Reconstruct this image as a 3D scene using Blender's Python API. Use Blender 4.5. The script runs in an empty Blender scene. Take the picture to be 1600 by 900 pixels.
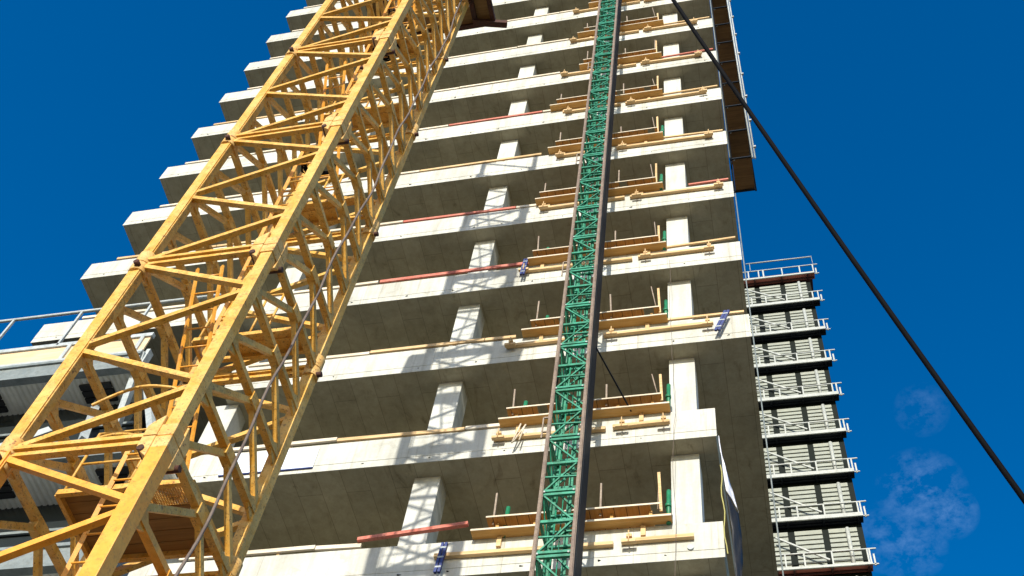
import bpy, bmesh, math, random
from mathutils import Vector, Matrix
rnd = random.Random(7)
S = bpy.context.scene
COL = S.collection
R = math.radians

# ------------------------------------------------------------------ camera
CAM_AXES = [(0.975758, 0.194325, 0.100669), (-0.113917, 0.843736, -0.52453), (-0.186867, 0.500347, 0.845419)]
cam_d = bpy.data.cameras.new("camera"); cam = bpy.data.objects.new("camera", cam_d); COL.objects.link(cam)
r_, d_, f_ = [Vector(a) for a in CAM_AXES]
cam.matrix_world = Matrix(((r_.x, -d_.x, -f_.x, 0), (r_.y, -d_.y, -f_.y, 0), (r_.z, -d_.z, -f_.z, 0), (0, 0, 0, 1)))
cam_d.sensor_width = 36.0; cam_d.lens = 1863.18 * 36 / 1600.0
cam_d.clip_start = 0.05; cam_d.clip_end = 9000
S.camera = cam

# ------------------------------------------------------------------ light and sky
SUN_EL, SUN_AZ = 23.0, -3.2          # the sun stands behind the camera, a little to its right
sd = Vector((math.cos(R(SUN_EL)) * math.sin(R(-SUN_AZ)), -math.cos(R(SUN_EL)) * math.cos(R(SUN_AZ)), math.sin(R(SUN_EL))))
sun_d = bpy.data.lights.new("sun", 'SUN'); sun = bpy.data.objects.new("sun", sun_d); COL.objects.link(sun)
sun_d.energy = 4.5; sun_d.angle = R(0.55); sun_d.color = (1.0, 0.955, 0.86)
sun.rotation_euler = sd.to_track_quat('Z', 'Y').to_euler()
W = bpy.data.worlds.new("World"); S.world = W; W.use_nodes = True
nt = W.node_tree; N = nt.nodes; Lk = nt.links; N.clear()
out = N.new('ShaderNodeOutputWorld'); bg = N.new('ShaderNodeBackground'); sky = N.new('ShaderNodeTexSky')
sky.sky_type = 'NISHITA'; sky.sun_disc = False
sky.sun_elevation = R(SUN_EL); sky.sun_rotation = math.atan2(sd.x, sd.y)
sky.air_density = 1.1; sky.dust_density = 0.9; sky.ozone_density = 3.0
hs = N.new('ShaderNodeHueSaturation'); hs.inputs['Saturation'].default_value = 1.5; hs.inputs['Hue'].default_value = 0.506; hs.inputs['Value'].default_value = 1.14
Lk.new(sky.outputs[0], hs.inputs['Color'])
tc = N.new('ShaderNodeTexCoord')
# faint torn cloud wisps low in the west of the view
def mnode(tree, op, a=None, b=None, c=None, clamp=False):
    n = tree.nodes.new('ShaderNodeMath'); n.operation = op; n.use_clamp = clamp
    for i, v in enumerate((a, b, c)):
        if v is None: continue
        if isinstance(v, (int, float)): n.inputs[i].default_value = v
        else: tree.links.new(v, n.inputs[i])
    return n.outputs[0]
def blob(direction, size):
    dn = N.new('ShaderNodeVectorMath'); dn.operation = 'DISTANCE'
    Lk.new(tc.outputs['Generated'], dn.inputs[0]); dn.inputs[1].default_value = Vector(direction).normalized()
    return mnode(nt, 'SUBTRACT', 1.0, mnode(nt, 'DIVIDE', dn.outputs['Value'], size), clamp=True)
nz = N.new('ShaderNodeTexNoise'); nz.inputs['Scale'].default_value = 55; nz.inputs['Detail'].default_value = 9; nz.inputs['Roughness'].default_value = 0.68
nz.inputs['Distortion'].default_value = 0.1
mp = N.new('ShaderNodeMapping'); mp.inputs['Scale'].default_value = (1, 1, 1.6); mp.inputs['Rotation'].default_value = (0.3, 0.4, 0)
Lk.new(tc.outputs['Generated'], mp.inputs[0]); Lk.new(mp.outputs[0], nz.inputs[0])
BL = None
for dr, sz, k in [((0.120181, 0.664677, 0.737401), 0.036, 0.9), ((0.105409, 0.693734, 0.712476), 0.03, 0.8), ((0.139084, 0.675019, 0.724572), 0.022, 0.9), ((0.128676, 0.614859, 0.778069), 0.022, 0.45), ((0.08711, 0.690467, 0.7181), 0.028, 0.6)]:
    b = mnode(nt, 'MULTIPLY', mnode(nt, 'POWER', blob(dr, sz), 0.6), k)
    BL = b if BL is None else mnode(nt, 'MAXIMUM', BL, b)
cl = mnode(nt, 'MULTIPLY', mnode(nt, 'MULTIPLY', mnode(nt, 'SUBTRACT', nz.outputs['Fac'], 0.44, clamp=True), 1.1, clamp=True), BL, clamp=True)
mx = N.new('ShaderNodeMixRGB'); mx.inputs[2].default_value = (2.4, 3.9, 6.6, 1)
Lk.new(cl, mx.inputs[0]); Lk.new(hs.outputs[0], mx.inputs[1])
Lk.new(mx.outputs[0], bg.inputs[0]); bg.inputs[1].default_value = 0.13
Lk.new(bg.outputs[0], out.inputs[0])
S.view_settings.view_transform = 'Standard'; S.view_settings.look = 'None'
S.view_settings.exposure = 0.34; S.view_settings.gamma = 1.0
S.cycles.max_bounces = 8; S.cycles.diffuse_bounces = 4

# ------------------------------------------------------------------ helpers
class MB:
    def __init__(s): s.v = []; s.f = []; s.smooth = []
    def hexa(s, c):
        b = len(s.v); s.v += [tuple(p) for p in c]
        for q in ((0, 3, 2, 1), (4, 5, 6, 7), (0, 1, 5, 4), (1, 2, 6, 5), (2, 3, 7, 6), (3, 0, 4, 7)):
            s.f.append(tuple(b + i for i in q)); s.smooth.append(False)
        return s
    def box(s, x0, x1, y0, y1, z0, z1):
        return s.hexa([(x0, y0, z0), (x1, y0, z0), (x1, y1, z0), (x0, y1, z0), (x0, y0, z1), (x1, y0, z1), (x1, y1, z1), (x0, y1, z1)])
    def bar(s, p, q, w, h, up=(0, 0, 1)):
        p = Vector(p); q = Vector(q); d = (q - p).normalized(); u = Vector(up)
        if abs(d.dot(u)) > 0.98: u = Vector((0, 1, 0))
        a = d.cross(u).normalized(); b = a.cross(d).normalized(); a *= w / 2; b *= h / 2
        return s.hexa([p - a - b, p + a - b, p + a + b, p - a + b, q - a - b, q + a - b, q + a + b, q - a + b])
    def cyl(s, p, q, r, n=10, r2=None):
        p = Vector(p); q = Vector(q); d = (q - p).normalized(); u = Vector((0, 0, 1)) if abs(d.z) < .9 else Vector((1, 0, 0))
        a = d.cross(u).normalized(); b = a.cross(d).normalized(); r2 = r if r2 is None else r2; k = len(s.v)
        for c, rr in ((p, r), (q, r2)):
            for i in range(n):
                t = 2 * math.pi * i / n; s.v.append(tuple(c + a * (rr * math.cos(t)) + b * (rr * math.sin(t))))
        for i in range(n):
            j = (i + 1) % n; s.f.append((k + i, k + j, k + n + j, k + n + i)); s.smooth.append(True)
        s.f.append(tuple(k + i for i in reversed(range(n)))); s.smooth.append(False)
        s.f.append(tuple(k + n + i for i in range(n))); s.smooth.append(False)
        return s
    def tube(s, pts, r, n=8):
        pts = [Vector(p) for p in pts]; k = len(s.v); m = len(pts)
        for i, p in enumerate(pts):
            d = (pts[min(i + 1, m - 1)] - pts[max(i - 1, 0)]).normalized()
            u = Vector((0, 1, 0)) if abs(d.y) < .9 else Vector((1, 0, 0))
            a = d.cross(u).normalized(); b = a.cross(d).normalized()
            for j in range(n):
                t = 2 * math.pi * j / n; s.v.append(tuple(p + a * (r * math.cos(t)) + b * (r * math.sin(t))))
        for i in range(m - 1):
            for j in range(n):
                j2 = (j + 1) % n; s.f.append((k + i * n + j, k + i * n + j2, k + (i + 1) * n + j2, k + (i + 1) * n + j)); s.smooth.append(True)
        return s
    def prism(s, poly, axis, a0, a1):
        """poly: 2D outline; axis: extrusion axis 0/1/2"""
        k = len(s.v); n = len(poly)
        for a in (a0, a1):
            for (u, w) in poly:
                s.v.append({0: (a, u, w), 1: (u, a, w), 2: (u, w, a)}[axis])
        for i in range(n):
            j = (i + 1) % n; s.f.append((k + i, k + j, k + n + j, k + n + i)); s.smooth.append(False)
        s.f.append(tuple(k + i for i in range(n))); s.f.append(tuple(k + n + i for i in reversed(range(n)))); s.smooth += [False, False]
        return s
    def build(s, name, mat, parent=None, bevel=0):
        me = bpy.data.meshes.new(name)
        off = Vector((0, 0, 0))
        if parent is not None:
            p = parent
            while p is not None: off += p.location; p = p.parent
        me.from_pydata([tuple(Vector(v) - off) for v in s.v], [], s.f); me.update()
        for i, pl in enumerate(me.polygons): pl.use_smooth = s.smooth[i]
        bm = bmesh.new(); bm.from_mesh(me); bmesh.ops.recalc_face_normals(bm, faces=bm.faces); bm.to_mesh(me); bm.free()
        me.materials.append(mat)
        o = bpy.data.objects.new(name, me); COL.objects.link(o); o.parent = parent
        if bevel:
            m = o.modifiers.new("bevel", 'BEVEL'); m.width = bevel; m.segments = 2; m.limit_method = 'ANGLE'
        return o
def tag(o, label=None, cat=None, group=None, kind=None):
    if label: o['label'] = label
    if cat: o['category'] = cat
    if group: o['group'] = group
    if kind: o['kind'] = kind
    return o
def empty(name, loc, label, cat, group=None):
    o = bpy.data.objects.new(name, None); COL.objects.link(o); o.location = loc; o.empty_display_size = .3
    return tag(o, label, cat, group)
def shift_copy(o, dx, parent):
    c = o.copy(); COL.objects.link(c); c.parent = parent; c.location = o.location + Vector(dx)
    for ch in list(o.children):
        g = ch.copy(); COL.objects.link(g); g.parent = c
    return c

# ------------------------------------------------------------------ materials
def mat_new(name):
    m = bpy.data.materials.new(name); m.use_nodes = True
    t = m.node_tree; b = t.nodes['Principled BSDF']; return m, t, b
def world_pos(t, scale=(1, 1, 1), rot=(0, 0, 0)):
    g = t.nodes.new('ShaderNodeNewGeometry'); mp = t.nodes.new('ShaderNodeMapping')
    mp.inputs['Scale'].default_value = scale; mp.inputs['Rotation'].default_value = rot
    t.links.new(g.outputs['Position'], mp.inputs[0]); return mp.outputs[0]
def noise(t, vec, scale, detail=6, rough=0.6, dist=0.0):
    n = t.nodes.new('ShaderNodeTexNoise'); n.inputs['Scale'].default_value = scale; n.inputs['Detail'].default_value = detail
    n.inputs['Roughness'].default_value = rough; n.inputs['Distortion'].default_value = dist
    t.links.new(vec, n.inputs[0]); return n.outputs['Fac']
def ramp(t, fac, stops):
    r = t.nodes.new('ShaderNodeValToRGB'); e = r.color_ramp.elements
    while len(e) < len(stops): e.new(0.5)
    for el, (p, c) in zip(e, stops): el.position = p; el.color = (c[0], c[1], c[2], 1)
    t.links.new(fac, r.inputs[0]); return r.outputs[0]
def mix(t, fac, a, b, mode='MIX'):
    m = t.nodes.new('ShaderNodeMixRGB'); m.blend_type = mode
    for i, v in enumerate((fac, a, b)):
        if isinstance(v, (int, float)): m.inputs[i].default_value = v
        elif isinstance(v, tuple): m.inputs[i].default_value = (v[0], v[1], v[2], 1)
        else: t.links.new(v, m.inputs[i])
    return m.outputs[0]
def bump(t, b, h, strength=.3, dist=.02):
    n = t.nodes.new('ShaderNodeBump'); n.inputs['Strength'].default_value = strength; n.inputs['Distance'].default_value = dist
    t.links.new(h, n.inputs['Height']); t.links.new(n.outputs[0], b.inputs['Normal'])

def concrete(name, c0, c1, stain=.5, boards=False, rough=.9, seams=False):
    m, t, b = mat_new(name)
    big = noise(t, world_pos(t, (1, 1, 1)), .7, 5, .65, .4)
    fine = noise(t, world_pos(t), 14, 8, .7)
    streak = noise(t, world_pos(t, (3.2, 3.2, .35)), 1.3, 6, .65, .3)
    col = ramp(t, big, [(.3, c0), (.72, c1)])
    if seams:
        bs = t.nodes.new('ShaderNodeTexBrick'); bs.offset = .5; bs.inputs['Scale'].default_value = 1.0; bs.inputs['Mortar Size'].default_value = .008; bs.inputs['Mortar Smooth'].default_value = .5
        bs.inputs['Brick Width'].default_value = 2.44; bs.inputs['Row Height'].default_value = 50
        bs.inputs['Color1'].default_value = (1, 1, 1, 1); bs.inputs['Color2'].default_value = (.86, .85, .83, 1); bs.inputs['Mortar'].default_value = (.62, .58, .52, 1)
        t.links.new(world_pos(t, (1, 1, 1), (math.pi / 2, 0, 0)), bs.inputs['Vector']); col = mix(t, .8, col, bs.outputs['Color'], 'MULTIPLY')
        dr = noise(t, world_pos(t, (5, 5, .22)), 1.7, 7, .7, .2); col = mix(t, .7, col, ramp(t, dr, [(.30, (.60, .56, .49)), (.44, (.97, .96, .94)), (.6, (1, 1, 1))]), 'MULTIPLY')
        pt = noise(t, world_pos(t, (1, 1, 1.5)), 2.6, 3, .5, .8); col = mix(t, .6, col, ramp(t, pt, [(.62, (1, 1, 1)), (.66, (.84, .83, .80))]), 'MULTIPLY')
    col = mix(t, .35, col, ramp(t, fine, [(.3, (.72, .72, .72)), (.7, (1.1, 1.1, 1.1))]), 'MULTIPLY')
    col = mix(t, stain, col, ramp(t, streak, [(.34, (.74, .72, .68)), (.56, (1, 1, 1))]), 'MULTIPLY')
    pits = noise(t, world_pos(t), 48, 2, .5)
    col = mix(t, .5, col, ramp(t, pits, [(.26, (.45, .43, .4)), (.31, (1, 1, 1))]), 'MULTIPLY')
    if boards:
        br = t.nodes.new('ShaderNodeTexBrick'); br.offset = .37; br.inputs['Scale'].default_value = 1.0
        br.inputs['Mortar Size'].default_value = .006; br.inputs['Mortar Smooth'].default_value = .3
        br.inputs['Brick Width'].default_value = 2.5; br.inputs['Row Height'].default_value = .55
        br.inputs['Color1'].default_value = (1, 1, 1, 1); br.inputs['Color2'].default_value = (.84, .835, .82, 1); br.inputs['Mortar'].default_value = (.34, .32, .29, 1)
        t.links.new(world_pos(t, (1, 1, 1), (0, 0, math.pi / 2)), br.inputs['Vector'])
        col = mix(t, .75, col, br.outputs['Color'], 'MULTIPLY')
        spl = noise(t, world_pos(t, (1.2, .5, 1)), 1.8, 7, .7, 1.2)
        col = mix(t, .8, col, ramp(t, spl, [(.30, (.55, .52, .47)), (.42, (.95, .94, .92)), (.62, (1, 1, 1)), (.74, (1.25, 1.2, 1.1))]), 'MULTIPLY')
    t.links.new(col, b.inputs['Base Color']); b.inputs['Roughness'].default_value = rough
    bump(t, b, fine, .35, .01); return m
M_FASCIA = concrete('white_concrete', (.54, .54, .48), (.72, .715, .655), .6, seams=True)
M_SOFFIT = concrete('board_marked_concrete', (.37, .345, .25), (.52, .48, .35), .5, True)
M_COLUMN = concrete('column_concrete', (.50, .50, .45), (.66, .66, .60), .7)

def paint(name, c, worn, rust=(.16, .06, .025), amount=.5, rough=.5, metal=0.0):
    m, t, b = mat_new(name)
    v = world_pos(t)
    n1 = noise(t, v, 3.5, 9, .75, .6); n2 = noise(t, v, 15, 8, .8, .4); n4 = noise(t, v, 34, 5, .7)
    col = mix(t, ramp(t, n1, [(.42, (0, 0, 0)), (.58, (1, 1, 1))]), c, worn)
    col = mix(t, mnode(t, 'MULTIPLY', mnode(t, 'MULTIPLY', mnode(t, 'SUBTRACT', n2, .555, clamp=True), 12, clamp=True), amount), col, rust)
    col = mix(t, mnode(t, 'MULTIPLY', mnode(t, 'GREATER_THAN', n4, .61), amount), col, rust)
    n3 = noise(t, v, 6, 8, .8)
    col = mix(t, .5, col, ramp(t, n3, [(.36, (.58, .53, .46)), (.50, (1, 1, 1))]), 'MULTIPLY')
    t.links.new(col, b.inputs['Base Color']); b.inputs['Roughness'].default_value = rough; b.inputs['Metallic'].default_value = metal
    bump(t, b, n2, .25, .004); return m
M_YELLOW = paint('crane_yellow_paint', (.66, .335, .036), (.72, .44, .11), (.17, .07, .02), .85)
M_WORN = paint('weathered_pale_yellow_paint', (.70, .45, .16), (.64, .35, .08), (.20, .07, .025), .9, .7)
M_YELLOW_FRESH = paint('fresh_yellow_paint', (.78, .33, .026), (.80, .39, .05), (.35, .13, .04), .45, .42)
M_PIN = paint('rusty_pin_steel', (.075, .022, .010), (.045, .018, .010), amount=.6, rough=.85)
M_GREEN = paint('hoist_green_paint', (.008, .17, .085), (.026, .30, .18), (.02, .03, .02), .6)
M_BROWN = paint('brown_rail_steel', (.23, .17, .12), (.16, .11, .08), (.09, .05, .03), .8, .6)
M_DARK = paint('dark_blue_steel', (.008, .012, .018), (.015, .019, .024), (.05, .04, .03), .4, .6)
M_GREY = paint('galvanised_steel', (.36, .40, .40), (.46, .50, .50), (.25, .22, .2), .3, .55)
M_GREYBEAM = paint('grey_painted_beam', (.16, .19, .19), (.21, .24, .235), (.1, .09, .08), .4, .6)
M_WHITE = paint('white_painted_steel', (.46, .48, .44), (.38, .40, .37), (.3, .25, .2), .3, .5)
M_CABLE = paint('black_rubber_cable', (.0015, .0015, .002), (.003, .003, .0035), (.004, .004, .004), .3, .8)
M_GCABLE = paint('dusty_grey_cable', (.17, .13, .105), (.12, .09, .075), (.08, .06, .05), .4, .8)
M_BLUE = paint('blue_prop_paint', (.008, .022, .14), (.015, .035, .18), (.08, .05, .04), .6)
M_PROPG = paint('green_prop_paint', (.01, .17, .07), (.02, .22, .10), (.04, .05, .03), .5)
M_RED = paint('red_primer_board', (.50, .13, .085), (.56, .20, .14), (.3, .1, .06), .5, .8)
M_TAN = paint('dusty_steel', (.34, .27, .2), (.25, .19, .14), (.2, .1, .06), .6, .7)
def wood(name, c0, c1, c2, axis='x', seams=0):
    m, t, b = mat_new(name)
    sc = {'x': (.7, 12, 12), 'y': (12, .7, 12), 'z': (12, 12, .7)}[axis]
    g = noise(t, world_pos(t, sc), 1.6, 6, .65, .5); big = noise(t, world_pos(t), 1.1, 4, .6)
    col = ramp(t, g, [(.28, c0), (.5, c1), (.75, c2)])
    col = mix(t, .45, col, ramp(t, big, [(.35, (.62, .58, .52)), (.6, (1, 1, 1))]), 'MULTIPLY')
    if seams:
        sp = t.nodes.new('ShaderNodeSeparateXYZ'); t.links.new(world_pos(t), sp.inputs[0])
        fr = mnode(t, 'FRACT', mnode(t, 'MULTIPLY', sp.outputs[0], seams))
        col = mix(t, mnode(t, 'LESS_THAN', fr, .06), col, (.10, .055, .025))
    t.links.new(col, b.inputs['Base Color']); b.inputs['Roughness'].default_value = .8
    bump(t, b, g, .3, .004); return m
M_WOOD = wood('fresh_timber', (.50, .30, .12), (.66, .45, .22), (.74, .56, .33))
M_PLANK = wood('orange_plank', (.50, .25, .065), (.60, .32, .09), (.66, .40, .15), 'y', 4.3)
M_LEDGER = wood('orange_beam', (.52, .27, .07), (.62, .35, .10), (.68, .44, .18), 'x')
M_PALEWOOD = wood('pale_board', (.62, .52, .38), (.72, .62, .47), (.78, .70, .56))
M_PLY = wood('brown_plywood', (.20, .105, .03), (.27, .15, .045), (.33, .19, .07), 'x')
M_PLYD = wood('dark_weathered_plywood', (.10, .048, .012), (.17, .085, .025), (.24, .13, .045), 'x')
M_PLYL = wood('pale_plywood', (.60, .42, .24), (.70, .52, .32), (.76, .60, .40))
def plain(name, c, rough=.7, var=.2):
    m, t, b = mat_new(name); n = noise(t, world_pos(t), 3, 6, .65)
    t.links.new(mix(t, 1.0, c, ramp(t, n, [(.3, (1 - var,) * 3), (.7, (1, 1, 1))]), 'MULTIPLY'), b.inputs['Base Color'])
    b.inputs['Roughness'].default_value = rough; return m
M_CLAD = plain('pale_metal_cladding', (.78, .77, .68), .5)
M_LOUVRE = plain('pale_louvre_metal', (.35, .37, .31), .5)
M_BLACK = plain('black_vent_and_sheet_shade', (.012, .012, .013), .6)
M_WALLD = plain('dark_green_wall', (.007, .011, .008), .6)
M_MAROON = plain('red_oxide_steel', (.06, .012, .010), .6)
M_REDDECK = plain('red_oxide_deck', (.45, .13, .09), .7)
M_SHEET = plain('white_plastic_sheet', (.70, .72, .80), .4, .1)
M_BANNER = plain('white_board', (.80, .86, .93), .4, .08)
M_EARTH = concrete('dusty_site_ground', (.13, .115, .085), (.18, .155, .115), .5)
M_TARMAC = concrete('site_road', (.15, .14, .125), (.20, .185, .165), .3)
M_CORD = plain('yellow_cord', (.42, .38, .12), .7)
M_GLASS, _t, _b = mat_new('dark_glazing'); _b.inputs['Base Color'].default_value = (.02, .025, .025, 1); _b.inputs['Roughness'].default_value = .25

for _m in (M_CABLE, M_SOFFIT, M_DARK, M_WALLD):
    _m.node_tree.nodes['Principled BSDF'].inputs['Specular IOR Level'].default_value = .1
# ------------------------------------------------------------------ ground
G0 = -1.6
tag(MB().box(-3000, 3000, -3000, 3000, G0 - .5, G0).build('ground', M_EARTH), kind='structure')
tag(MB().box(-60, 60, -14, -5, G0 - .2, G0 + .004).build('road', M_TARMAC), kind='structure')

# ------------------------------------------------------------------ the concrete tower
FY, FH, Z0, FT = 15.277, 3.4, 22.5, .91
XR, XRS = .12, -.80
COLX = [(-1.78, -1.20), (-7.22, -6.64), (-12.9, -12.3)]
names = {-2: 'lowest', -1: 'second', 0: 'third', 1: 'fourth', 2: 'fifth', 3: 'sixth', 4: 'seventh', 5: 'eighth', 6: 'ninth', 7: 'tenth', 8: 'eleventh', 9: 'twelfth'}
def zb(n): return Z0 + FH * n
tower = empty('concrete_tower', (-9, 20, G0), 'tall unfinished concrete tower with open floors, white slab edges and square columns', 'building')
for n in range(-6, 15):
    xr = XRS if n < 0 else XR
    xl = -19.45 if n >= 1 else -12.6
    z = zb(n)
    s = MB().box(xl + .02, xr - .02, FY + .02, FY + 13, z + .003, z + FT - .02)
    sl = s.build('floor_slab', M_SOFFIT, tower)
    f = MB()
    # edge beam with a formwork joint near the foot and a small drip nib
    f.prism([(FY, z + .212), (FY, z + FT), (FY + .35, z + FT), (FY + .35, z + FT - .015), (FY + .018, z + FT - .015), (FY + .018, z), (FY + .004, z), (FY + .004, z + .2), (FY + .012, z + .206)], 0, xl, xr)
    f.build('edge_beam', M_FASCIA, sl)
    h = MB(); hx = xl + .7
    while hx < xr - .3:
        h.cyl((hx + rnd.uniform(-.1, .1), FY - .004, z + .13 + rnd.uniform(-.01, .02)), (hx, FY + .02, z + .13), rnd.choice((.012, .016, .022)), 8); hx += rnd.uniform(.7, 2.2)
    h.build('tie_hole', M_WALLD, sl)
    for (a, b) in COLX[: 3]:
        if n < 14:
            MB().box(a, b, FY + .42, FY + .42 + .55, z + FT - .03, z + FH + .01).build('column', M_COLUMN, tower, .012)
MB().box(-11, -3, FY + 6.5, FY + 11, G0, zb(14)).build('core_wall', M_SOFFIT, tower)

# ------------------------------------------------------------------ timber at the slab edges
def orient(x0, x1, y0, y1, z, th, tilt=0):
    m = MB(); m.hexa([(x0, y0, z), (x1, y0, z + tilt), (x1, y1, z + tilt), (x0, y1, z), (x0, y0, z + th), (x1, y0, z + th + tilt), (x1, y1, z + th + tilt), (x0, y1, z + th)]); return m
for n in range(-2, 10):
    z = zb(n); zt = z + FT; nm = names[n]; rn = random.Random(n * 13 + 5)
    where = '%s floor up' % nm if n > -2 else 'lowest floor in view'
    j = lambda a: rn.uniform(-a, a)
    # upper plank deck on small joists
    xl, xr = -5.05 + j(.28), -1.93 + j(.06)
    if n >= 5: xl = -4.55 + j(.2)
    t = empty('plank_deck', ((xl + xr) / 2, FY, zt), 'orange plank deck jutting over the slab edge, ' + where, 'plank deck', 'plank decks along the hoist')
    MB_ = MB(); x = xl; i = 0
    tl = j(.05)
    while x < xr - .02:
        w = min(rn.uniform(.20, .25), xr - x)
        if rn.random() < .07: x += w; continue
        dz = rn.uniform(-.004, .004)
        MB_.box(x + .003, x + w - .003, FY - .285 + rn.uniform(-.0, .006), FY + .6, zt + .275 + dz, zt + .304 + dz); x += w
    MB_.build('planks', M_PLANK, t)
    for k in range(5):
        xx = xl + .2 + k * (xr - xl - .4) / 4; MB().box(xx - .03, xx + .03, FY - .14, FY + .6, zt + .15, zt + .268).build('joist', M_LEDGER, t)
    MB().box(xl, xr, FY - .30, FY - .288, zt + .272, zt + .312).build('lit_edge_strip', M_PALEWOOD, t)  # pale strip paints in the sunlit front edge of the planks
    # ledger board below the deck, flush with the slab top
    t = empty('ledger_board', ((xl + xr) / 2, FY, zt), 'long orange ledger board under the plank deck, ' + where, 'timber beam', 'ledger boards below the plank decks')
    xa, xb = xl - .2 + j(.1), xr + .18 + j(.03)
    orient(xa, xb, FY - .235, FY - .006, zt + .005, .03, j(.03)).build('board', M_LEDGER, t)
    MB().box(xa, xb, FY - .248, FY - .2355, zt - .002 , zt + .042).build('lit_edge_strip', M_PALEWOOD, t)  # added pale strip stands for the ledger's sunlit front edge
    for xx in (xl + .25, xl + (xr - xl) * .5, xr - .35 + j(.1)):
        MB().box(xx - .045, xx + .045, FY - .055, FY - .004, zt - .26, zt + .0).build('bracket_post', M_WOOD, t)
    # lower waling beam bolted to the slab edge
    xb2 = {-2: -1.33, -1: -1.75, 0: -.72, 1: -.55, 2: -.16, 3: -.30, 4: -.35, 5: -.4, 6: -.45, 7: -.5, 8: -.5, 9: -.5}[n]
    xa2 = {-2: -6.2, -1: -5.45, 0: -5.55, 1: -5.55, 2: -5.3}.get(n, -5.2 + j(.2))
    zw = zt - {-2: .47, -1: .46, 0: .42}.get(n, .36) + j(.02)
    t = empty('waling_beam', ((xa2 + xb2) / 2, FY, zw), 'yellow waling beam fixed across the white slab edge, ' + where, 'timber beam', 'waling beams on the slab edges')
    split = -3.0 + j(.4)
    tilt = j(.04)
    orient(xa2, split, FY - .10, FY - .012, zw, .085, tilt).build('beam', M_WOOD, t)
    orient(split + .15, xb2, FY - .10, FY - .012, zw + .02, .085, j(.04)).build('beam', M_WOOD, t)
    for xx in ((xa2 + .12, split + .35, xb2 - .1) if n != -2 else (split + .3,)):
        MB().box(xx - .13, xx + .13, FY - .19, FY - .105, zw - .075, zw - .005).box(xx - .05, xx + .05, FY - .16, FY - .012, zw + .09, zw + .16).cyl((xx, FY - .2, zw - .1), (xx, FY - .2, zw + .2), .012, 8).build('clamp_block', M_WOOD, t)
    # edge board on the left run of the slab
    xs = {-2: -11.6, -1: -12.3, 0: -12.2}.get(n, -18.6 + j(.4))
    xe = {-2: -7.75, -1: -5.3, 0: -5.35, 1: -9.5}.get(n, -5.2 - abs(j(.3)))
    m = M_PALEWOOD; lab = 'pale'
    t = empty('edge_board', ((xs + xe) / 2, FY, zt), 'pale edge board along the left run of the slab, ' + where, 'edge board', 'edge boards on the slabs')
    x = xs
    while x < xe - .3:
        L = min(rn.uniform(2.6, 4.2), xe - x); pm = M_PALEWOOD if rn.random() < .75 else M_WOOD
        if n in (2, 4) and -12.2 < x < -8.8: pm = M_RED
        orient(x, x + L - .02, FY - .03, FY + .02, zt + .06 + j(.02), .10, j(.03)).build('board', pm, t); x += L
    sup = MB(); x = xs + .5
    while x < xe: sup.box(x - .03, x + .03, FY + .03, FY + .10, zt, zt + .2); x += 1.6
    sup.build('cleat', M_WOOD, t)
    # board on the right-hand end
    if n >= 0:
        xs, xe = -1.05 + j(.05), .02
        pm = M_RED if n in (2, 5) else M_WOOD
        tilt = {1: .10, 0: .0}.get(n, j(.08))
        o = orient(xs - (.75 if n != 2 else 0), xe, FY - .04, FY + .01, zt + .06, .07, tilt).build('end_board', pm)
        tag(o, ('red' if pm is M_RED else 'pale') + ' loose board at the right corner of the slab, ' + where, 'board', 'loose boards at the right corner')
    # guard posts and props standing on the deck
    pz = zt + .31
    for k, (px, hh, lean) in enumerate(((xr + .0, .82, -.03), (xl + .12, .80, -.08), (-3.05, .70, -.06))):
        if n > 6 and k == 2: continue
        side = ('right end', 'left end', 'middle')[k]
        o = MB().bar((px, FY - .16, pz - .1), (px + lean * .3 + j(.03), FY - .2, pz + hh + j(.22)), .055 if k == 0 else .035, .03).build('guard_post', M_WOOD if k == 0 else M_TAN)
        tag(o, 'thin guard post at the %s of the plank deck, %s' % (side, where), 'post', 'guard posts on the plank decks')
    o = MB().cyl((xr - .07, FY - .12, pz), (xr - .12 + j(.10), FY - .18 + j(.08), pz + .98 + j(.28)), .014, 8).build('steel_rod', M_TAN)
    tag(o, 'slim leaning rod beside the right guard post, ' + where, 'rod', 'steel rods on the plank decks')
    if n <= 3:
        for k, px in enumerate((xr + .12, xl + .32)):
            if k == 1 and n == 2: continue
            t = empty('green_prop', (px, FY, zt), 'green steel prop standing by the %s, %s' % (('lit column', 'left end of the deck')[k], where), 'prop', 'green steel props')
            MB().cyl((px, FY - .03, zt + .01), (px + .01, FY - .02, zt + .92 - .1 * k), .045, 12).build('tube', M_PROPG, t)
            MB().cyl((px + .0, FY - .03, zt + .45), (px + .0, FY - .03, zt + .53), .062, 12).build('collar', M_PROPG, t)

# odd pieces
for i, (dx, ln) in enumerate(((0, .06), (.07, .10), (.12, .03))):
    o = MB().cyl((-4.93 + dx - ln, FY - .2, zb(-1) + .12 + .03 * i), (-4.93 + dx + ln, FY - .16, zb(-1) + .78 - .04 * i), .017, 8).build('steel_rod', M_PALEWOOD)
    tag(o, 'one of three pale rods leaning on the second slab edge up, left of the hoist', 'rod', 'pale rods on the second slab edge')
t = MB().cyl((-1.40, FY - .03, zb(-2) + .28), (-1.40, FY - .004, zb(-2) + .28), .06, 16).build('cover_disc', M_GREY)
tag(t, 'small grey disc on the lowest slab edge under the right-hand column', 'disc')
t = empty('red_beam', (-7, FY, zb(-2) + FT), 'red primed steel beam laid slightly tilted across the lowest open floor', 'beam')
MB().bar((-7.85, FY - .06, zb(-2) + FT + .19), (-5.62, FY - .15, zb(-2) + FT + .30), .08, .085).build('web', M_RED, t)
t = empty('red_board', (-7.5, FY, zb(1) + FT), 'long red board along the slab edge left of the hoist mast, fourth floor up', 'board')
MB().bar((-9.45, FY - .03, zb(1) + FT + .08), (-5.35, FY - .03, zb(1) + FT + .13), .05, .12).build('board', M_RED, t)
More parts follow.
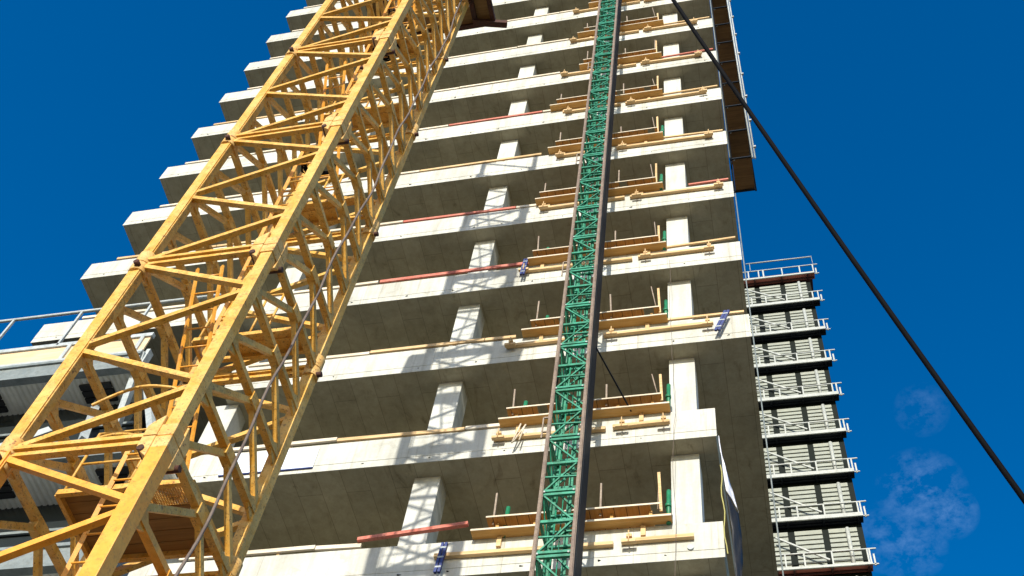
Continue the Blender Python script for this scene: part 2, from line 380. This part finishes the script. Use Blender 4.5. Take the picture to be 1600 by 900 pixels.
def blue_clamp(x, z, lean, lab):
    t = empty('blue_clamp', (x, FY - .15, z), lab, 'clamp', 'blue steel clamps')
    for dx in (-.036, .036):
        MB().bar((x + dx - lean, FY - .17, z - .38), (x + dx + lean, FY - .17, z + .38), .052, .06).build('leg', M_BLUE, t)
    for dz in (-.25, 0, .25): MB().bar((x - .06 + lean * dz * 2.6, FY - .19, z + dz), (x + .06 + lean * dz * 2.6, FY - .19, z + dz), .02, .04).build('rung', M_GREY, t)
blue_clamp(-.49, zb(0) + .50, .13, 'leaning blue steel clamp near the right corner of the tower, third floor up')
blue_clamp(-5.42, zb(1) + .62, .02, 'upright blue steel clamp at the right end of the long red board')
blue_clamp(-6.02, zb(-2) + .32, .02, 'blue steel clamp on the left end of the lowest waling beam')
t = empty('white_panel', (-10.4, FY, zb(-1)), 'white board with a dark blue lower edge hung on the slab behind the crane mast', 'panel')
MB().box(-11.6, -9.42, FY - .03, FY - .008, zb(-1) + .14, zb(-1) + .82).build('board', M_BANNER, t)
MB().box(-11.6, -9.42, FY - .036, FY - .004, zb(-1) + .112, zb(-1) + .137).build('edge_strip', M_BLUE, t)
# plastic sheet hanging from the short slab's right end: a lit fold above, its shade painted black on the fall below
def ribbon(L, Rr, nm, mt):
    m = MB(); n_ = 24
    def at(P, u):
        f = u * (len(P) - 1); i = min(int(f), len(P) - 2); return Vector(P[i]).lerp(Vector(P[i + 1]), f - i)
    for i in range(n_ + 1):
        a_, b_ = at(L, i / n_), at(Rr, i / n_)
        for jx in range(5):
            p = a_.lerp(b_, jx / 4); p.y -= .03 * math.sin(i * .7 + jx * 1.9); m.v.append(tuple(p))
    for i in range(n_):
        for jx in range(4):
            k = i * 5 + jx; m.f.append((k, k + 1, k + 6, k + 5)); m.smooth.append(True)
    o = m.build(nm, mt); md = o.modifiers.new('thick', 'SOLIDIFY'); md.thickness = .006; return o
o = ribbon([(-.77, 15.30, 19.1), (-.74, 15.30, 18.35), (-.70, 15.30, 17.5), (-.52, 15.66, 17.28)], [(-.765, 15.31, 19.1), (-.71, 15.36, 18.4), (-.60, 15.48, 17.75), (-.51, 15.67, 17.24)], 'plastic_sheet', M_SHEET)
tag(o, 'loose white plastic sheet hanging from the right end of the short slabs', 'sheet')
o = ribbon([(-.70, 15.34, 17.45), (-.66, 15.5, 16.6), (-.66, 15.5, 15.6), (-.66, 15.5, 14.5)], [(-.52, 15.69, 17.2), (-.50, 15.72, 16.5), (-.53, 15.72, 15.9), (-.62, 15.6, 14.5)], 'sheet_shaded_fall', M_BLACK)
tag(o, 'shaded lower fall of the loose white plastic sheet, coloured black', 'netting')
tag(MB().tube([(XRS + .03 + .02 * math.sin(i * 1.3), FY - .03, zb(-1) - .95 - i * .22) for i in range(12)], .012, 6).build('yellow_cord', M_CORD), 'thin yellow cord hanging beside the white plastic sheet', 'cord')
tag(MB().tube([(-1.66 + .02 * math.sin(i * .9) + (.05 if 10 < i < 16 else 0), FY - .13, zb(1) + .2 - i * .42) for i in range(34)], .0045, 5).build('lead_line', M_GCABLE), 'thin slack line hanging in front of the right-hand column', 'line')
tag(MB().cyl((XR + .035, FY - .03, 9), (XR + .035, FY - .03, 29.4), .015, 8).build('guide_pipe', M_GREYBEAM), 'thin grey vertical pipe running down the right corner of the tower', 'pipe')

# ------------------------------------------------------------------ scaffold bay on the tower's right side
sc = empty('edge_scaffold', (.45, FY + .6, 31.7), 'narrow hanging scaffold with brown plywood decks and pale tubes on the right of the tower', 'scaffold')
sx0, sx1, sy0, sy1, sz0, sz1 = .16, .77, FY + .05, FY + 1.1, 31.75, 62
for k in range(17):
    z = sz0 + k * 1.9
    dk = MB(); dk.box(sx0 + .03, sx1 - .03, sy0 + .02, sy1, z, z + .03).build('deck', M_PLYD, sc)
    MB().bar((sx0, sy1 + .02, z - .03), (sx1, sy1 + .02, z - .03), .05, .06).build('transom', M_DARK, sc)
    MB().bar((sx0, sy0, z - .03), (sx1, sy0, z - .03), .04, .05).build('transom', M_DARK, sc)
    MB().bar((sx0 + .08, sy0 + .02, z - .05), (sx1 - .1, sy0 + .5, z + 1.0), .032, .032).bar((sx0 + .08, sy0 + .02, z - .05), (sx0 + .3, sy0 + .9, z + .9), .026, .026).build('brace', M_GREY, sc)
    MB().box(sx1 + .07, sx1 + .14, sy0 - .05, sy0 + .02, z + .5, z + .58).build('coupler', M_WHITE, sc)
for (x, y, r, mt) in ((sx0, sy0 - .02, .03, M_DARK), (sx0 - .03, sy0 - .1, .018, M_GREYBEAM), (sx1, sy0, .03, M_GREY), (sx1 + .07, sy0 + .02, .026, M_GREY), (sx0, sy1, .028, M_DARK), (sx1, sy1, .028, M_DARK)):
    MB().cyl((x, y, sz0 - .15), (x, y, sz1), r, 10).build('standard', mt, sc)

# ------------------------------------------------------------------ green hoist mast
HY, HXL, HXR, HD = 13.45, -3.78, -3.14, .60
hm = empty('hoist_mast', ((HXL + HXR) / 2, HY + .3, G0), 'slender green lattice hoist mast between two brown guide rails in front of the tower', 'hoist mast')
secH = 1.508
for (x, nm) in ((HXL, 'l'), (HXR, 'r')):
    MB().bar((x, HY, G0), (x, HY, 66), .055, .06).bar((x + .042, HY - .02, G0), (x + .042, HY - .02, 66), .012, .045).build('guide_rail', M_BROWN, hm)
MB().box(HXR + .035, HXR + .06, HY + .05, HY + HD - .08, G0, 66).build('cable_duct', M_DARK, hm)
for x in (HXL + .04, HXR - .03): MB().cyl((x, HY + HD, G0), (x, HY + HD, 66), .032, 10).build('rear_tube', M_GREEN, hm)
sec0 = None; zz = .62
proto = None; k = 0
while zz < 62:
    if proto is None:
        a, b = HXL + .04, HXR - .04; z = zz; y0, y1 = HY, HY + HD
        m = MB()
        for dz, w in ((0.02, .055), (-.075, .055), (secH / 2, .06)):
            m.bar((a, y0 + .02, z + dz), (b, y0 + .02, z + dz), .05, w)
            m.bar((a, y1, z + dz), (b, y1, z + dz), .05, w * .8)
            m.bar((a, y0, z + dz), (a, y1, z + dz), .045, w * .8); m.bar((b, y0, z + dz), (b, y1, z + dz), .045, w * .8)
        m.bar((a + .02, y0 + .02, z + .05), (b - .02, y0 + .02, z + secH / 2 - .03), .03, .03)
        m.bar((b - .02, y0 + .02, z + secH / 2 + .03), (a + .02, y0 + .02, z + secH - .1), .03, .03)
        m.bar((b, y1, z + .05), (a, y1, z + secH / 2), .03, .03); m.bar((a, y1, z + secH / 2), (b, y1, z + secH - .05), .03, .03)
        m.bar((a, y0, z + .05), (a, y1, z + secH / 2), .028, .028); m.bar((a, y1, z + secH / 2), (a, y0, z + secH - .05), .028, .028)
        m.cyl((a + .19, y0 + .26, z - .08), (a + .19, y0 + .26, z + secH - .08), .017, 8)
        m.cyl((a + .34, y0 + .1, z - .08), (a + .34, y0 + .1, z + secH - .08), .011, 8)
        m.box(a + .28, a + .36, y1 + .03, y1 + .09, z - .08, z + secH - .08); m.box(a + .02, a + .07, y1 + .04, y1 + .12, z - .08, z + secH - .08)
        m.bar((a, y0, z + secH * .25), (b, y0 + .02, z + secH * .25), .028, .03); m.bar((a, y1, z + secH * .75), (b, y1, z + secH * .75), .03, .03)
        proto = m.build('mast_section', M_GREEN, hm)
        for px_ in (a + .02, b - .02):
            MB().cyl((px_, y0 - .035, z - .03), (px_, y0 + .0, z - .03), .018, 8).build('bolt', M_GREY, proto)
    else:
        shift_copy(proto, (0, 0, zz - .62), hm)
    zz += secH
for n in (-1,):
    z = zb(n) + .75
    MB().bar((HXR + .05, HY + .4, z + .75), (HXR + .62, FY - .12, z + .15), .03, .03).bar((HXL, HY + .4, z + .6), (HXL - .5, FY - .05, z + .2), .03, .03).build('wall_tie', M_DARK, hm)
for z in (13.0, 17.8, 23.6, 29.4, 36.2):
    MB().bar((HXL - .12, HY, z), (HXL + .0, HY, z), .03, .03).bar((HXL - .12, HY, z - .42), (HXL, HY, z - .42), .03, .03).bar((HXL - .12, HY, z - .6), (HXL - .12, HY, z), .025, .03).build('rail_bracket', M_TAN, hm)
# ------------------------------------------------------------------ yellow tower-crane mast
Y0 = 6.1
XL_, XN_ = -1.147 * Y0, -.874 * Y0
YF, YB = Y0, 1.285 * Y0
LS = .5855 * Y0; ZJ = 1.353 * Y0          # section length, level of the lowest joint in view
cm = empty('crane_mast', ((XL_ + XN_) / 2, (YF + YB) / 2, G0), 'tall yellow lattice tower crane mast leaning across the left of the picture', 'crane')
CW = .14
def gusset(m, x, y, z, face):
    if face == 'x': m.box(x - .012, x + .012, min(y, y + (.24 if y < (YF + YB) / 2 else -.24)), max(y, y + (.24 if y < (YF + YB) / 2 else -.24)), z - .13, z + .13)
q = LS / 4
def section(zj, label=None, fresh=False):
    """one mast section from the joint at zj up to the next"""
    MY = M_YELLOW_FRESH if fresh else M_YELLOW
    cw = CW * (1.22 if fresh else 1)
    m = MB()
    for (x, y) in ((XL_, YF), (XN_, YF), (XL_, YB), (XN_, YB)):
        # equal-leg angle, welded into a box outside, with a slim lip
        sx = -1 if x == XL_ else 1; sy = -1 if y == YF else 1
        m.box(x - cw / 2, x + cw / 2, y - cw / 2, y + cw / 2, zj, zj + LS)
        m.box(min(x - sx * cw / 2, x - sx * (cw / 2 + .012)), max(x - sx * cw / 2, x - sx * (cw / 2 + .012)), y + sy * (cw / 2 - .03) - .012, y + sy * (cw / 2 - .03) + .012, zj + .12, zj + LS - .12)
    sec = m.build('mast_section', MY, cm, .008)
    if label: sec['label'] = label
    br = .068
    # front and rear faces: zigzag lacing between quarter nodes
    for (y, off) in ((YF - .02, 0), (YB + .02, 0)):
        pts = [(XL_, zj), (XN_, zj + q), (XL_, zj + 2 * q), (XN_, zj + 3 * q), (XL_, zj + 4 * q)]
        for i in range(4):
            (xa, za), (xb, zb_) = pts[i], pts[i + 1]
            ia = .05 if xa == XL_ else -.05; ib = .05 if xb == XL_ else -.05
            sgn = 1
            MB().bar((xa + ia, y, za + .07), (xb + ib, y, zb_ - .07), br, br, (0, 1, 0)).build('brace', MY, sec)
        MB().bar((XL_ + .06, y - .02, zj + .055), (XN_ - .06, y - .02, zj + .055), .06, .05).bar((XL_ + .06, y + .01, zj - .02), (XN_ - .06, y + .01, zj - .02), .07, .05).build('joint_strut', MY, sec)
    # side faces: a cross strut at every quarter with a chevron hanging from its middle
    ym = (YF + YB) / 2
    for x in (XN_ + .02, XL_ - .02):
        for i in range(4):
            z = zj + i * q
            k = MB()
            k.bar((x, YF + .05, z), (x, YB - .05, z), .085, .075)
            k.bar((x, ym, z - .03), (x, YF + .07, z - q + .09), .07, .06, (1, 0, 0))
            k.bar((x, ym, z - .03), (x, YB - .07, z - q + .09), .07, .06, (1, 0, 0))
            k.box(x - .052, x + .052, ym - .10, ym + .10, z - .12, z + .03)
            for yy in (YF, YB):
                s_ = 1 if yy == YF else -1
                ya, yb = sorted((yy + s_ * .06, yy + s_ * .24))
                k.prism([(ya, z - .16), (yb, z - .05), (yb, z + .06), (ya, z + .22)] if s_ > 0 else [(ya, z - .05), (yb, z - .16), (yb, z + .22), (ya, z + .06)], 0, x - .014 + .012, x + .014 + .012)
            k.build('k_brace', MY, sec)
    # fish-plate joints with pins at the section foot
    for (x, y) in ((XL_, YF), (XN_, YF), (XL_, YB), (XN_, YB)):
        sx = -1 if x == XL_ else 1; sy = -1 if y == YF else 1
        jm = MB(); w = cw / 2 + .016
        if x == XL_ or y == YB:
            jm.cyl((x + sx * .0, y, zj - .02), (x, y, zj + .21), w + .022, 16).cyl((x, y, zj - .20), (x, y, zj - .03), w + .022, 16)
        else:
            jm.box(x - w, x + w, y - w, y + w, zj + .005, zj + .17).box(x - w, x + w, y - w, y + w, zj - .17, zj - .005)
            for sg in (1, -1):
                e = (w + .13)
                zs = [zj + sg * .006, zj + sg * .15, zj + sg * .21, zj + sg * .30]
                for (c_, dr, ax) in ((x, -1, 1), (y, 1, 0)):
                    oth = y if ax == 1 else x
                    jm.prism([(c_ + dr * w * .9, zs[0]), (c_ + dr * e, zs[0]), (c_ + dr * e, zs[1]), (c_ + dr * (e - .04), zs[2]), (c_ + dr * w * .9, zs[3])], ax, oth - .10, oth + .09)
        jm.build('joint_plate', M_WORN, sec, .008)
        P_ = []
        if x == XL_: P_.append(((x + .03, y - w - .07, zj - .13), (x + .03, y - w + .02, zj - .13)))
        else:
            P_.append(((x - w - .07, y - .12 * (1 if y == YF else -1), zj - .19), (x - w - .07, y + .09, zj - .19)))
            if y == YF: P_.append(((x - .06, y + w + .09, zj - .19), (x + .13, y + w + .09, zj - .19)))
            else: P_.append(((x + .02, y - .02, zj - .16), (x + .16, y - .02, zj - .16)))
        P_ = [(tuple(Vector(a_)), tuple(Vector(b_))) for a_, b_ in P_]
        for (a_, b_) in P_: MB().cyl(a_, b_, .036, 14).build('pin', M_PIN, sec)
    return sec
for k in range(-3, 8):
    section(ZJ + k * LS, 'lower mast section in fresher orange yellow paint' if k < 0 else None, fresh=k < 0)
# internal landings and ladders
for k in range(-2, 7):
    zd = 8.55 + k * LS
    lp = MB()
    flip = k % 2
    xa, xb = XL_ + .12, XN_ - .10
    ya, yb = YF + .70, YB - .12
    if k == 0:
        nb = 6
        for i in range(nb): lp.box(xa, xb - .02, ya + (yb - ya) * i / nb + .004, ya + (yb - ya) * (i + 1) / nb - .004, zd, zd + .035) if i > 1 else lp.box(xa, xb - .62, ya + (yb - ya) * i / nb + .004, ya + (yb - ya) * (i + 1) / nb - .004, zd, zd + .035)
    else:
        ya = YB - .75; lp.box(xa + .45 * flip, xb - .45 * (1 - flip), yb - .2, yb, zd, zd + .03)
    if k != 0: ya = YB - .45
    pl = lp.build('landing_deck', M_PLY if k == 0 else M_YELLOW, cm)
    fr = MB()
    fr.bar((xa, ya, zd - .03), (xb, ya, zd - .03), .05, .07).bar((xa, yb, zd - .03), (xb, yb, zd - .03), .05, .07)
    fr.bar((xa, ya, zd - .03), (xa, yb, zd - .03), .05, .06).bar((xb, ya, zd - .03), (xb, yb, zd - .03), .05, .06)
    fr.build('deck_frame', M_YELLOW, pl)
    g = MB(); gx0, gx1 = (xb - .62, xb - .04) if k == 0 else (xa + .03, xb - .03)
    gy1 = ya + (yb - ya) / 3 if k == 0 else yb - .2
    nn = 22
    for i in range(nn + 1):
        x = gx0 + (gx1 - gx0) * i / nn; g.box(x - .004, x + .004, ya, gy1, zd + .005, zd + .013)
    for i in range(17):
        y = ya + (gy1 - ya) * i / 16; g.box(gx0, gx1, y - .004, y + .004, zd + .012, zd + .020)
    g.build('mesh_panel', M_YELLOW, pl)
    # railing of the landing
    rl = MB()
    for zz in (.45, .95): rl.cyl((xa + .03, ya + .03, zd + zz), (xb - .5, ya + .03, zd + zz), .014, 8)
    for xx in (xa + .03, (xa + xb) / 2, xb - .5): rl.cyl((xx, ya + .03, zd), (xx, ya + .03, zd + .95), .016, 8)
    rl.build('railing', M_YELLOW, pl)
    # inclined ladder to the next landing
    ld = MB()
    bx, tx = (XL_ + .42, XL_ + .95) if flip else (XL_ + .95, XL_ + .42)
    by, ty = YB - .35, YF + .55
    for dx in (-.17, .17):
        ld.bar((bx + dx, by, zd + .03), (tx + dx, ty, zd + LS + .5), .045, .028)
    for i in range(13):
        u = (i + .5) / 13; c = Vector((bx, by, zd + .03)).lerp(Vector((tx, ty, zd + LS + .5)), u)
        ld.cyl((c.x - .17, c.y, c.z), (c.x + .17, c.y, c.z), .012, 6)
    ld.build('ladder', M_YELLOW_FRESH, cm)
# curved handrail hoops near the lowest joint
for zz in (8.55, 9.35):
    pts = []
    for i in range(14):
        u = i / 13; a = u * math.pi * .5
        pts.append((XN_ - .35 - 1.0 * (1 - u) if u < .6 else XN_ - .75 + .62 * math.sin((u - .6) / .4 * math.pi / 2), YF + .25 + (.45 * max(0, (u - .6) / .4) ** 2), zz + .25 * math.sin(u * math.pi)))
    MB().tube(pts, .018, 8).build('handrail_hoop', M_YELLOW, cm)
# collar with plywood deck round the upper mast
zc = 26.1
cl_ = MB()
cl_.box(XL_ - .55, XL_ - .12, YF - .5, YB + .55, zc, zc + .05).box(XN_ + .12, XN_ + .55, YF - .5, YB + .55, zc, zc + .05)
cl_.box(XL_ - .12, XN_ + .12, YB + .12, YB + .55, zc, zc + .05).box(XL_ - .12, XN_ + .12, YF - .5, YF - .12, zc, zc + .05)
cd = cl_.build('collar_deck', M_PLY, cm)
fm = MB()
for (p, r2) in (((XL_ - .55, YF - .5), (XN_ + .55, YF - .5)), ((XN_ + .55, YF - .5), (XN_ + .55, YB + .55)), ((XN_ + .55, YB + .55), (XL_ - .55, YB + .55)), ((XL_ - .55, YB + .55), (XL_ - .55, YF - .5)), ((XN_ + .14, YF - .5), (XN_ + .14, YB + .55)), ((XL_ - .14, YF - .5), (XL_ - .14, YB + .55))):
    fm.bar((p[0], p[1], zc - .06), (r2[0], r2[1], zc - .06), .10, .12)
fm.build('collar_frame', M_PIN, cd)
MB().bar((XN_ + .1, YB + .45, zc - .12), (XN_ + .85, YB + .62, zc - .12), .13, .16).build('timber_packer', M_PIN, cd)
def cab_y(z):
    u = z / Y0; P_ = [(-.3, 1.12), (1.23, 1.142), (2.34, 1.185), (3.6, 1.235), (6, 1.26)]
    for (a, ya), (b, yb) in zip(P_, P_[1:]):
        if u <= b: return Y0 * (ya + (yb - ya) * (u - a) / (b - a))
    return Y0 * 1.26
pc = MB().tube([(XN_ + .085 + .02 * math.sin(z * .9), cab_y(z) + .03 * math.sin(z * 1.7) + .015 * math.sin(z * 4.1), z) for z in [G0 + i * .25 for i in range(116)]], .017, 8).build('power_cable', M_GCABLE)
tag(pc, 'grey brown power cable clipped up the middle of the crane mast side', 'cable')
# ropes bundle seen through the mast
for i, (zz, xx) in enumerate(((17.2, XL_ + .5), (22.5, XL_ + .6))):
    m = MB(); rr = random.Random(i)
    pts = []
    for a in range(60):
        t_ = a / 59 * 2 * math.pi * 6; pts.append((xx + .24 * math.cos(t_) + rr.uniform(-.03, .03), YB - .4 + .2 * math.sin(t_) + rr.uniform(-.03, .03), zz + .1 * math.sin(t_ * .37) + rr.uniform(-.02, .02)))
    tag(m.tube(pts, .018, 6).build('cable_coil', M_CABLE), ('lower' if i == 0 else 'upper') + ' black cable coil hanging inside the yellow crane mast', 'cable coil', 'cable coils in the crane mast')

# ------------------------------------------------------------------ steel-clad annexe on the left
an = empty('clad_annexe', (-18, 16, G0), 'low steel-framed annexe with ribbed pale soffit and black vents left of the tower', 'building')
AY = 14.4
def annexe_level(zs, xr, depth, xl=-27.0, rail=True):
    MB().box(xl, xr, AY, AY + .16, zs, zs + .62).box(xl, xr, AY - .05, AY + .0, zs + .55, zs + .64).box(xl, xr, AY - .05, AY, zs - .0, zs + .07).build('edge_girder', M_GREYBEAM, an)
    # ribbed soffit
    so = MB(); x = xl
    while x < xr:
        so.prism([(x, zs + .06), (x + .04, zs + .02), (x + .11, zs + .02), (x + .15, zs + .06), (x + .15, zs + .09), (x, zs + .09)], 1, AY + .17, AY + depth); x += .15
    s_ = so.build('ribbed_soffit', M_CLAD, an)
    for vx in (xr - 1.15, xr - 4.2, xr - 7.3):
        v = MB()
        for i in range(3): v.box(vx - .42, vx + .42, AY + .34 + i * .2, AY + .34 + i * .2 + .16, zs - .05, zs + .012)
        v.build('vent', M_BLACK, an)
    MB().box(xl, xr, AY + depth, AY + depth + .12, zs - 2.6, zs + .3).build('dark_glazing', M_GLASS, an)
    MB().box(xl, xr, AY + depth - .06, AY + depth + .0, zs - 2.75, zs - 2.55).box(xl, xr, AY + depth - .08, AY + depth - .03, zs - .95, zs - .87).build('sill', M_GREYBEAM, an)
MB().box(-44, -12.6, 8.6, AY - .1, G0, 7.0).build('bounce_block', M_CLAD, an)  # unseen pale block added to bounce sunlight up onto the ribbed soffit
annexe_level(22.66, -14.7, 1.05)
annexe_level(19.2, -12.75, 1.25)
annexe_level(15.8, -12.75, 1.25)
MB().box(-27, -12.8, AY + 1.4, AY + 9, G0, 18.9).box(-27, -14.8, AY + 1.4, AY + 9, 18.9, 22.8).build('wall', M_WALLD, an)
MB().box(-27, -14.75, AY + .02, AY + .06, 23.40, 24.02).build('fascia_board', M_PLYL, an)
MB().box(-27, -14.7, AY - .03, AY + .09, 24.03, 24.17).box(-27, -14.7, AY - .04, AY + .1, 23.30, 23.39).build('kerb_rail', M_GREY, an)
rl = MB().cyl((-27, AY, 25.72), (-12.4, AY, 25.72), .045, 12)
rl.build('handrail', M_GREY, an)
x = -25.6
while x < -13:
    MB().bar((x, AY, 24.1), (x, AY, 25.7), .06, .06).build('rail_post', M_GREY, an); x += 2.05
for x in (-24.6, -22.0, -19.3, -17.0, -14.95):
    MB().box(x - .05, x + .05, AY - .035, AY + .015, 23.3, 24.1).build('board_clamp', M_GREY, an)
for (p, q2) in (((-14.75, AY + .1, 23.4), (-14.75, AY + 1.0, 19.6)), ((-14.9, AY + .1, 20.0), (-16.0, AY + .9, 22.6)), ((-13.1, AY + .1, 19.8), (-14.5, AY + .6, 22.6)), ((-17.4, AY + .1, 19.8), (-16.5, AY + .6, 21.2))):
    MB().bar(p, q2, .16, .16).build('strut', M_GREY, an)
MB().box(-14.72, -14.62, AY + .1, AY + .3, 22.6, 23.6).build('end_bracket', M_GREY, an)

# ------------------------------------------------------------------ louvred block far behind on the right
RY = 43.1
rb = empty('louvred_block', (-2, RY + 6, G0), 'distant block with pale louvred panels and white railed walkways beyond the tower', 'building')
WX0, WX1 = -9.0, 4.62
MB().box(WX0, WX1, RY + .57, RY + 12, G0, 70.0).build('wall', M_WALLD, rb)
MB().box(WX0 - .2, WX1 + .2, RY + .02, RY + 12.2, 70.34, 70.5).build('roof', M_MAROON, rb)
for k in range(0, 10):
    zk = 70.3 - 3.395 * k
    red = k in (0, 8)
    xr = 4.98 - .035 * k
    xl = -3.0
    md_ = MB().box(xl, xr, RY + .08, RY + .56, zk + .03, zk + .12)
    wk = md_.build('walkway', M_REDDECK if red else M_DARK, rb)
    un = MB()
    for xx in (-.8, .2, 1.0, 2.8, 4.5): un.box(xx - .05, xx + .05, RY + .08, RY + .56, zk - .06, zk + .026)
    un.box(xl, xr - .05, RY + .35, RY + .43, zk - .05, zk + .027)
    un.build('bracket', M_MAROON if red else M_DARK, wk)
    MB().box(xl, xr, RY, RY + .07, zk - .02, zk + (.13 if red else .24)).build('toe_beam', M_WHITE, wk)
    rm = MB().box(xl, xr + .28, RY, RY + .06, zk + .99, zk + 1.05)
    for xx in (.64, 1.55 if k else 1.32, 2.88, 4.55 if k else 4.05, xr - .05): rm.box(xx - .038, xx + .038, RY - .005, RY + .075, zk + .1, zk + .98)
    if k == 0: rm.box(1.58, 1.68, RY - .005, RY + .075, zk + .1, zk + .98)
    rm.box(xr + .10, xr + .18, RY + .2, RY + .28, zk + .1, zk + .85).box(xr - .1, xr + .3, RY + .2, RY + .26, zk + .15, zk + .21)
    rm.build('railing', M_WHITE, wk)
    if k >= 1:
        MB().bar((.3, RY + .12, zk + 2.35), (2.75, RY + .12, zk + .55), .07, .09).build('diagonal_tie', M_WHITE, wk)
    if 1 <= k:
        MB().cyl((3.86, RY + .40, zk + .1), (3.86, RY + .40, zk + 2.95), .10, 12).build('downpipe', M_WHITE, wk)
    for (a, b) in ((-2.4, -1.0), (-.55, .92), (1.26, 2.62), (2.94, 4.33)):
        lv = MB().box(a, b, RY + .54, RY + .565, zk + .1, zk + 3.12)
        ns = 9
        for i in range(ns):
            z = zk + .12 + i * 2.97 / ns
            lv.hexa([(a, RY + .46, z), (b, RY + .46, z), (b, RY + .535, z + .03), (a, RY + .535, z + .03), (a, RY + .505, z + .275), (b, RY + .505, z + .275), (b, RY + .535, z + .275), (a, RY + .535, z + .275)])
        if k >= 1: lv.build('louvre_panel', M_LOUVRE, rb)
MB().cyl((.55, RY, 72.35), (5.0, RY, 72.35), .05, 8).cyl((.8, RY, 71.3), (.8, RY, 72.35), .02, 6).cyl((4.98, RY, 71.3), (4.98, RY, 72.35), .015, 6).build('roof_rail', M_WHITE, rb)

# ------------------------------------------------------------------ black cable across the sky
c0, c1 = Vector((-0.026388, 0.311148, 0.949995)) * 11.0, Vector((0.1922, 0.664994, 0.721694)) * 7.2
pts = []
for i in range(60):
    u = -1.6 + 3.2 * i / 59
    p = c0.lerp(c1, u); p.z -= .10 * (1 - (2 * u - 1) ** 2) ; pts.append(p)
pts = [p for p in pts if p.z > G0 + .2]
tag(MB().tube(pts, .0178, 12).build('black_cable', M_CABLE), 'thick black cable stretched slantwise across the blue sky on the right', 'cable')
